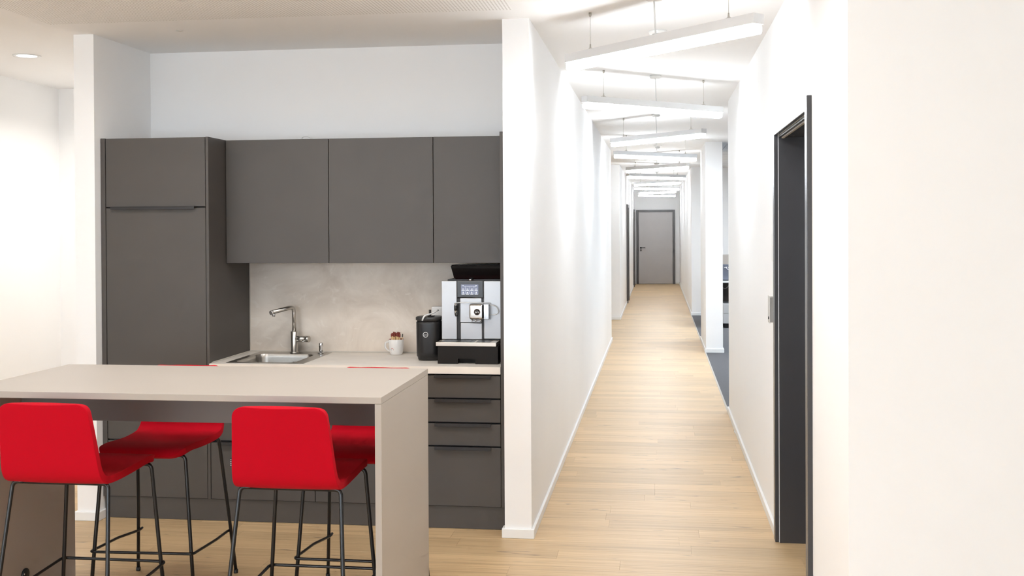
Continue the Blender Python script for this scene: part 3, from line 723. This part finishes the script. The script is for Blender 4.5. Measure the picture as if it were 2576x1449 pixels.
# ------------------------------------------------------------------ bar table
TX0, TX1, TY0, TY1, TZ, TT = -2.786, -1.039, 3.974, 4.811, 1.028, .026
t = thing('bar_table', 'greige bar-height table with panel legs', 'table', ((TX0 + TX1) / 2, (TY0 + TY1) / 2, 0))
obj('table_top', box(TX0, TX1, TY0, TY1, TZ - TT, TZ, bev=.0015), TABLE, t)
obj('leg_panel', box(TX1 - TT, TX1 - .0005, TY0 + .0005, TY1 - .0005, .001, TZ - TT - .0008, bev=.001), TABLE, t)
lp = obj('leg_panel', box(TX0 + .0005, TX0 + TT, TY0 + .0005, TY1 - .0005, .001, TZ - TT - .0008, bev=.001), TABLE, t)
obj('apron', box(TX0 + TT + .0005, TX1 - TT - .0005, 4.382, 4.400, .842, TZ - TT - .0005, bev=.001), mat('shaded_apron_laminate', (.165, .143, .128), .45), t)  # table laminate with the shade under the top mixed into its colour
b = nb(); lathe(b, [(0, .0005), (.026, .0005), (.026, .007), (.022, .010), (0, .010)], 28, (TX0 + TT, 4.394, .158), 'X'); ca = obj('outlet_cap', b, BLACKP, lp, label='round black cap')
b = nb(); lathe(b, [(0, .0102), (.0035, .0102), (.0035, .0108), (0, .0108)], 12, (TX0 + TT, 4.376, .164), 'X'); obj('cap_mark', b, WHITEP, ca)

# ------------------------------------------------------------------ bar stools
def shell_mesh():
    """upholstered one-piece seat shell; +y is the front"""
    prof = [(.262, .668), (.252, .684), (.225, .694), (.16, .697), (.08, .692), (0, .688), (-.08, .687), (-.15, .690), (-.185, .697), (-.213, .716), (-.230, .755), (-.243, .83), (-.256, .90), (-.268, .962), (-.277, 1.005)]
    # resample evenly
    P = [Vector((0, a, b)) for a, b in prof]; out = []
    for i in range(len(P) - 1):
        p0, p1, p2, p3 = P[max(i - 1, 0)], P[i], P[i + 1], P[min(i + 2, len(P) - 1)]
        for k in range(4):
            u = k / 4; out.append(.5 * ((2 * p1) + (p2 - p0) * u + (2 * p0 - 5 * p1 + 4 * p2 - p3) * u * u + (3 * p1 - p0 - 3 * p2 + p3) * u ** 3))
    out.append(P[-1])
    ls = [0]
    for a, b_ in zip(out, out[1:]): ls.append(ls[-1] + (b_ - a).length)
    Ltot = ls[-1]; bm = nb(); NT = 18; rows = []; R = .036
    for p, q in zip(out, ls):
        f = q / Ltot
        hw = .198 if f < .35 else .198 + (.206 - .198) * (f - .35) / .25 if f < .6 else .206 - (.206 - .180) * ((f - .6) / .4)
        e = min(q, Ltot - q); r = R if q > Ltot / 2 else .06
        if e < r: hw = hw - r + math.sqrt(max(0, r * r - (r - e) ** 2))
        row = []
        for k in range(NT + 1):
            u = -1 + 2 * k / NT
            x = hw * math.sin(u * PI / 2) if False else hw * u
            bend = (1 - u * u)
            back = max(0, (f - .6) / .4)
            y_ = p.y - .009 * back * bend + .010 * back * 0
            z_ = p.z - .010 * bend * max(0, 1 - abs(f - .35) / .3) + (.006 if abs(u) > .9 and f < .5 else 0) * 0
            row.append(bm.verts.new((x, y_, z_)))
        rows.append(row)
    for a, b_ in zip(rows, rows[1:]):
        for k in range(NT): f_ = bm.faces.new((a[k], a[k + 1], b_[k + 1], b_[k])); f_.smooth = True
    return bm
LT = .664
RLX, RLY, RLXB, RLYB = .200, -.178, .246, -.265
FLX, FLY, FLXB, FLYB = .190, .215, .240, .245
def leg_at(front_, s_, z):
    a = (FLX, FLY, FLXB, FLYB) if front_ else (RLX, RLY, RLXB, RLYB); u = (LT - z) / LT
    return Vector((s_ * (a[0] + (a[2] - a[0]) * u), a[1] + (a[3] - a[1]) * u, z))
def make_stool(label):
    t = thing('bar_stool', label, 'bar stool', (0, 0, 0), 0, 'red bar stools around the bar table')
    sh = obj('seat_shell', shell_mesh(), RED, t, local=True)
    md = sh.modifiers.new('thick', 'SOLIDIFY'); md.thickness = .03; md.offset = 0.0
    md = sh.modifiers.new('round', 'BEVEL'); md.width = .012; md.segments = 3; md.limit_method = 'ANGLE'; md.angle_limit = math.radians(50)
    md = sh.modifiers.new('smooth', 'SUBSURF'); md.levels = 1; md.render_levels = 1
    TR = .0082
    for fr in (True, False):
        y0 = FLY if fr else RLY + .012; xx = FLX if fr else RLX; zb = LT + (.006 if fr else .012)
        b = nb(); tube(b, [(-xx + .045, y0, zb), (xx - .045, y0, zb)], TR, 12); obj('crossbar', b, BLACKM, t, local=True)
        for s_ in (-1, 1):
            path = round_path([(s_ * (xx - .05), y0, zb), (s_ * xx, y0, zb), tuple(leg_at(fr, s_, .30)), tuple(leg_at(fr, s_, .012))], .045, 7)
            b = nb(); tube(b, path, TR, 12); lg = obj('leg', b, BLACKM, t, local=True)
            p = leg_at(fr, s_, .012)
            b = nb(); lathe(b, [(0, -.012), (.010, -.012), (.011, -.008), (.0105, .006), (0, .006)], 14, p); obj('glide', b, BLACKP, lg, local=True)
    zr, zr2, q = .246, .212, .0145
    fl, fr_ = leg_at(True, -1, zr), leg_at(True, 1, zr); rl, rr = leg_at(False, -1, zr2), leg_at(False, 1, zr2)
    pts = [rl + Vector((.010, -.02, 0)), rl + Vector((.0145, .02, 0)), Vector((-.236, -.03, (zr + zr2) / 2)), fl + Vector((-.013, .0135, 0)), fr_ + Vector((.013, .0135, 0)), Vector((.236, -.03, (zr + zr2) / 2)), rr + Vector((-.0145, .02, 0)), rr + Vector((-.010, -.02, 0))]
    b = nb(); tube(b, round_path(pts, .022, 6), .0062, 12); obj('footrest', b, BLACKM, t, local=True)
    return t
SP = [((-2.330, 4.121, 0), 0.0, 'red bar stool on the near side, cut by the left picture edge'),
      ((-1.397, 4.132, 0), 0.0, 'red bar stool on the near side, next to the right table leg'),
      ((-2.268, 4.72, 0), PI + .045, 'red bar stool facing the viewer from the far side, left one'),
      ((-1.325, 4.72, 0), PI, 'red bar stool on the far side, mostly hidden by the right table leg')]
st0 = make_stool(SP[0][2]); stools = [st0] + [dup(st0, *s_) for s_ in SP[1:]]
st0.location = SP[0][0]
b = nb(); bx(b, -.2165, -.2060, -.222, -.2185, .765, .800); tgo = obj('fabric_tag', b, mat('black_tag', (.03, .03, .035), .6), stools[1], local=True, label='small black and white fabric tag')
b = nb()
for k in range(4): bx(b, -.2145, -.2110, -.2226, -.2221, .770 + k * .007, .7725 + k * .007)
obj('tag_print', b, WHITEP, tgo, local=True)

# ------------------------------------------------------------------ pendant lamps of the corridor
LZ = 2.592        # top of housing
def make_lamp(label):
    t = thing('pendant_lamp', label, 'pendant lamp', (0, 0, CZ), 0, 'zigzag pendant lamps along the corridor')
    H_ = .665; z1 = LZ - CZ
    b = nb(); bx(b, -H_, H_, -.032, .032, z1 - .046, z1, bev=.002); obj('housing', b, ALU, t, local=True)
    b = nb(); bx(b, -H_ + .0005, H_ - .0005, -.031, .031, z1 - .088, z1 - .0465, bev=.012, seg=3); obj('diffuser', b, DIFF, t, local=True)
    for s_ in (-1, 1):
        b = nb(); bx(b, s_ * H_ - .002 if s_ < 0 else H_ + .0002, s_ * H_ - .0002 if s_ < 0 else H_ + .002, -.0315, .0315, z1 - .046, z1 - .0005); obj('end_cap', b, ALU, t, local=True)
        b = nb(); tube(b, [(s_ * .49, 0, z1 + .02), (s_ * .49, 0, -.02)], .0011, 6); w = obj('suspension_wire', b, WIRE, t, local=True)
        b = nb(); lathe(b, [(0, -.022), (.004, -.022), (.008, -.012), (.008, -.0005), (0, -.0005)], 12, (s_ * .49, 0, 0)); obj('ceiling_anchor', b, WIRE, w, local=True)
        b = nb(); tube(b, [(s_ * .49, 0, z1 + .0005), (s_ * .49, 0, z1 + .03)], [.006, .003], 10); tube(b, [(s_ * .49 - .03, 0, z1 + .002), (s_ * .49, 0, z1 + .012), (s_ * .49 + .03, 0, z1 + .002)], .0016, 6); obj('wire_gripper', b, WIRE, w, local=True)
    b = nb(); tube(b, [(.0, 0, -.02), (.004, 0, z1 * .5), (.010, 0, z1 + .0005)], .0042, 8); pc = obj('power_cable', b, WPLAST, t, local=True)
    b = nb(); lathe(b, [(0, -.026), (.030, -.026), (.040, -.020), (.042, -.0005), (0, -.0005)], 24, (0, 0, 0)); obj('canopy', b, WPLAST, pc, local=True)
    return t
names_ = ['nearest', 'second nearest', 'third nearest', 'fourth nearest', 'fifth nearest', 'sixth nearest', 'seventh nearest', 'eighth nearest', 'ninth nearest', 'farthest']
lamp0 = None
for k in range(10):
    yy = 5.28 + 2.765 * k; rz = math.radians(-47.5 if k % 2 == 0 else 42)
    lb = 'white linear pendant lamp over the corridor, %s of the row' % names_[k]
    if lamp0 is None: lamp0 = make_lamp(lb); lamp0.location = (-.013, yy, CZ); lamp0.rotation_euler = (0, 0, rz)
    else: dup(lamp0, (-.013, yy, CZ), rz, lb)

# ------------------------------------------------------------------ ceiling devices
for yy, lb in ((6.228, 'round white smoke detector on the ceiling behind the nearest pendant lamp'), (14.98, 'round white smoke detector on the ceiling far down the corridor')):
    t = thing('smoke_detector', lb, 'smoke detector', (0.005, yy, CZ), group='smoke detectors')
    b = nb(); lathe(b, [(0, -.018), (.045, -.018), (.052, -.010), (.052, -.0005), (0, -.0005)], 28); obj('base', b, WPLAST, t, local=True)
    b = nb(); lathe(b, [(0, -.042), (.020, -.042), (.030, -.034), (.032, -.0185), (0, -.0185)], 24); obj('sensor_head', b, mat('grey_sensor', (.6, .6, .58), .5), t, local=True)
b = nb(); lathe(b, [(0, -.003), (.018, -.003), (.022, -.0005), (0, -.0005)], 24, (-2.66, 5.776, CZ))
tag(obj('ceiling_cover', b, mat('off_white_cover', (.68, .66, .63), .6)), 'small flat round cover on the alcove ceiling', 'ceiling cover')
def downlight(x, y, label, group=None, watts=DOWN_W, colour=(1.0, .965, .91)):
    t = thing('downlight', label, 'downlight', (x, y, CZ), group=group)
    b = nb(); lathe(b, [(.062, -.0005), (.085, -.0005), (.083, -.006), (.062, -.004), (.062, -.0005)], 32); obj('trim_ring', b, TRIM, t, local=True)
    b = nb(); lathe(b, [(0, -.002), (.061, -.002), (.061, -.0008), (0, -.0008)], 32); obj('lens', b, DOWNE, t, local=True)
    l = area_light('downlight_glow', (x, y, CZ - .012), (0, 0, 0), .12, .12, watts, colour, True); l.data.spread = math.radians(150)
downlight(-4.0, 6.445, 'recessed round downlight in the ceiling of the passage at far left')
downlight(-3.70, 7.42, 'recessed downlight hidden behind the left stub wall', watts=16)
def fill_panel(x, y, label, k_=1.0):  # panels added out of view to brighten table, worktop and floor
    t = thing('fill_panel', label, 'added light panel', (x, y, CZ), group='added unseen light panels of the front room')
    b = nb(); o_ = rrect(-.31, .31, -.31, .31, .006, 2); i_ = rrect(-.295, .295, -.295, .295, .004, 2)
    r0, r1, r2 = ringz(b, o_, -.002), ringz(b, o_, -.012), ringz(b, i_, -.012); r3q = ringz(b, i_, -.004)
    bridge(b, r0, r1); bridge(b, r1, r2); bridge(b, r2, r3q); obj('frame', b, TRIM, t, local=True)
    obj('diffuser', box(-.294, .294, -.294, .294, -.006, -.003), DOWNE, t, local=True)
    l = area_light('panel_glow', (x, y, CZ - .014), (0, 0, 0), .58, .58, PANEL_W * k_, PANEL); l.data.spread = math.radians(170)
for x, y, k_, lb in ((-2.6, 4.5, .9, 'added unseen light panel above the left half of the bar table'), (-1.5, 4.55, 1.0, 'added unseen light panel above the right half of the bar table'),
                     (-.35, 3.6, 1.5, 'added unseen light panel in front of the corridor mouth'), (-2.65, 1.9, 1.0, 'added unseen light panel over the room in front of the table'), (-1.6, -1.4, 1.0, 'added unseen light panel behind the viewpoint')):
    fill_panel(x, y, lb, k_)

# ------------------------------------------------------------------ wall devices on the corridor right
t = thing('card_reader', 'grey metal card reader on the wall left of the dark doorway', 'card reader', (XR, 6.0, 1.15))
obj('housing', box(XR - .027, XR - .001, 5.955, 6.045, 1.148, 1.285, bev=.003), mat('grey_metal_housing', (.33, .31, .29), .4, .6), t)
obj('face_plate', box(XR - .031, XR - .0275, 5.95, 6.05, 1.143, 1.29, bev=.0015), mat('light_metal_plate', (.6, .57, .53), .3, .7), t)
b = nb(); lathe(b, [(0, 0), (.008, 0), (.008, .003), (0, .003)], 14, (XR - .0345, 6.0, 1.17), 'X'); obj('lock_cylinder', b, BLACKP, t)
t = thing('light_switch', 'white double light switch plate above the card reader', 'light switch', (XR, 6.0, 1.48))
obj('frame', box(XR - .009, XR - .0005, 5.955, 6.05, 1.475, 1.632, bev=.002), WPLAST, t)
for z in (1.482, 1.556): obj('rocker', box(XR - .012, XR - .0092, 5.964, 6.041, z, z + .069, bev=.001), WPLAST, t)

# ------------------------------------------------------------------ office glimpse
OX, OY = 0.92, 18.0
t = thing('desk', 'white office desk glimpsed behind the white column', 'desk', (OX + .6, OY + .4, 0))
obj('desk_top', box(OX, OX + 1.6, OY, OY + .8, .745, .772, bev=.003), WPLAST, t)
for x in (OX + .08, OX + 1.48): obj('leg', box(x, x + .05, OY + .1, OY + .7, .002, .744, bev=.003), BLACKP, t)
obj('modesty_panel', box(OX + .1, OX + 1.46, OY + .72, OY + .74, .30, .74, bev=.002), BROWNF, t)
b = nb(); tube(b, round_path([(OX + .1, OY + .5, .70), (OX + .2, OY + .45, .60), (OX + .30, OY + .5, .72)], .08), .004, 8); obj('cable', b, WPLAST, t)
tag(obj('desk_divider', box(OX, OX + 1.6, OY + .81, OY + .84, .6, 1.19, bev=.01), FELT), 'beige felt screen standing behind the office desk', 'desk screen')
t = thing('pedestal', 'white drawer pedestal under the office desk', 'drawer unit', (OX + .25, OY + .3, 0))
obj('body', box(OX + .14, OX + .54, OY + .03, OY + .6, .072, .40, bev=.002), mat('pale_grey_pedestal', (.55, .55, .55), .5), t)
obj('plinth', box(OX + .16, OX + .52, OY + .05, OY + .58, .002, .0715), CABDARK, t)
for z in (.078, .24): obj('drawer', box(OX + .142, OX + .538, OY + .015, OY + .0295, z, z + .155, bev=.002), MATS['pale_grey_pedestal'], t)
t = thing('laptop', 'open blue-grey laptop with a pale swirl mark on the office desk', 'laptop', (OX + .25, OY + .15, .772))
obj('base', box(OX + .07, OX + .43, OY + .12, OY + .36, .773, .79, bev=.003), mat('dark_laptop_base', (.10, .10, .12), .4), t)
sc = obj('lid', box(OX + .07, OX + .43, OY + .10, OY + .112, .79, 1.045, bev=.003), GREYSC, t)
b = nb(); c0 = Vector((OX + .25, OY + .098, .985)); pts = [c0 + Vector((.042 * (1 - k / 26) * math.cos(k * .42 + 2.6) * 1.2, 0, .034 * (1 - k / 26) * math.sin(k * .42 + 2.6))) for k in range(18)]
tube(b, pts, .004, 6); tube(b, [c0 + Vector((-.09, 0, .002)), c0 + Vector((-.065, 0, .012)), c0 + Vector((-.045, 0, -.006))], .004, 6); obj('swirl_mark', b, WHITEP, sc)
b = nb(); lathe(b, [(0, .001), (.035, .001), (.03, .05), (.012, .11), (.012, .13), (0, .13)], 20, (OX + .06, OY + .06, .772)); tag(obj('bottle', b, BLUEOBJ), 'pale blue bottle in front of the laptop on the office desk', 'bottle')
area_light('office_fill', (2.4, 13.0, CZ - .05), (0, 0, 0), 1.2, 1.2, OFFICE_W, (0.80, .90, 1.0))  # office brightened by added lights and panels outside the frame
area_light('office_fill', (2.4, 17.5, CZ - .05), (0, 0, 0), 1.2, 1.2, OFFICE_W, (0.80, .90, 1.0))
for yy in (13.0, 17.5):
    tag(obj('office_fill_panel', box(1.8, 3.0, yy - .6, yy + .6, CZ - .045, CZ - .015, bev=.004), TRIM), 'added unseen light panel of the office', 'added light panel', 'added office light panels')
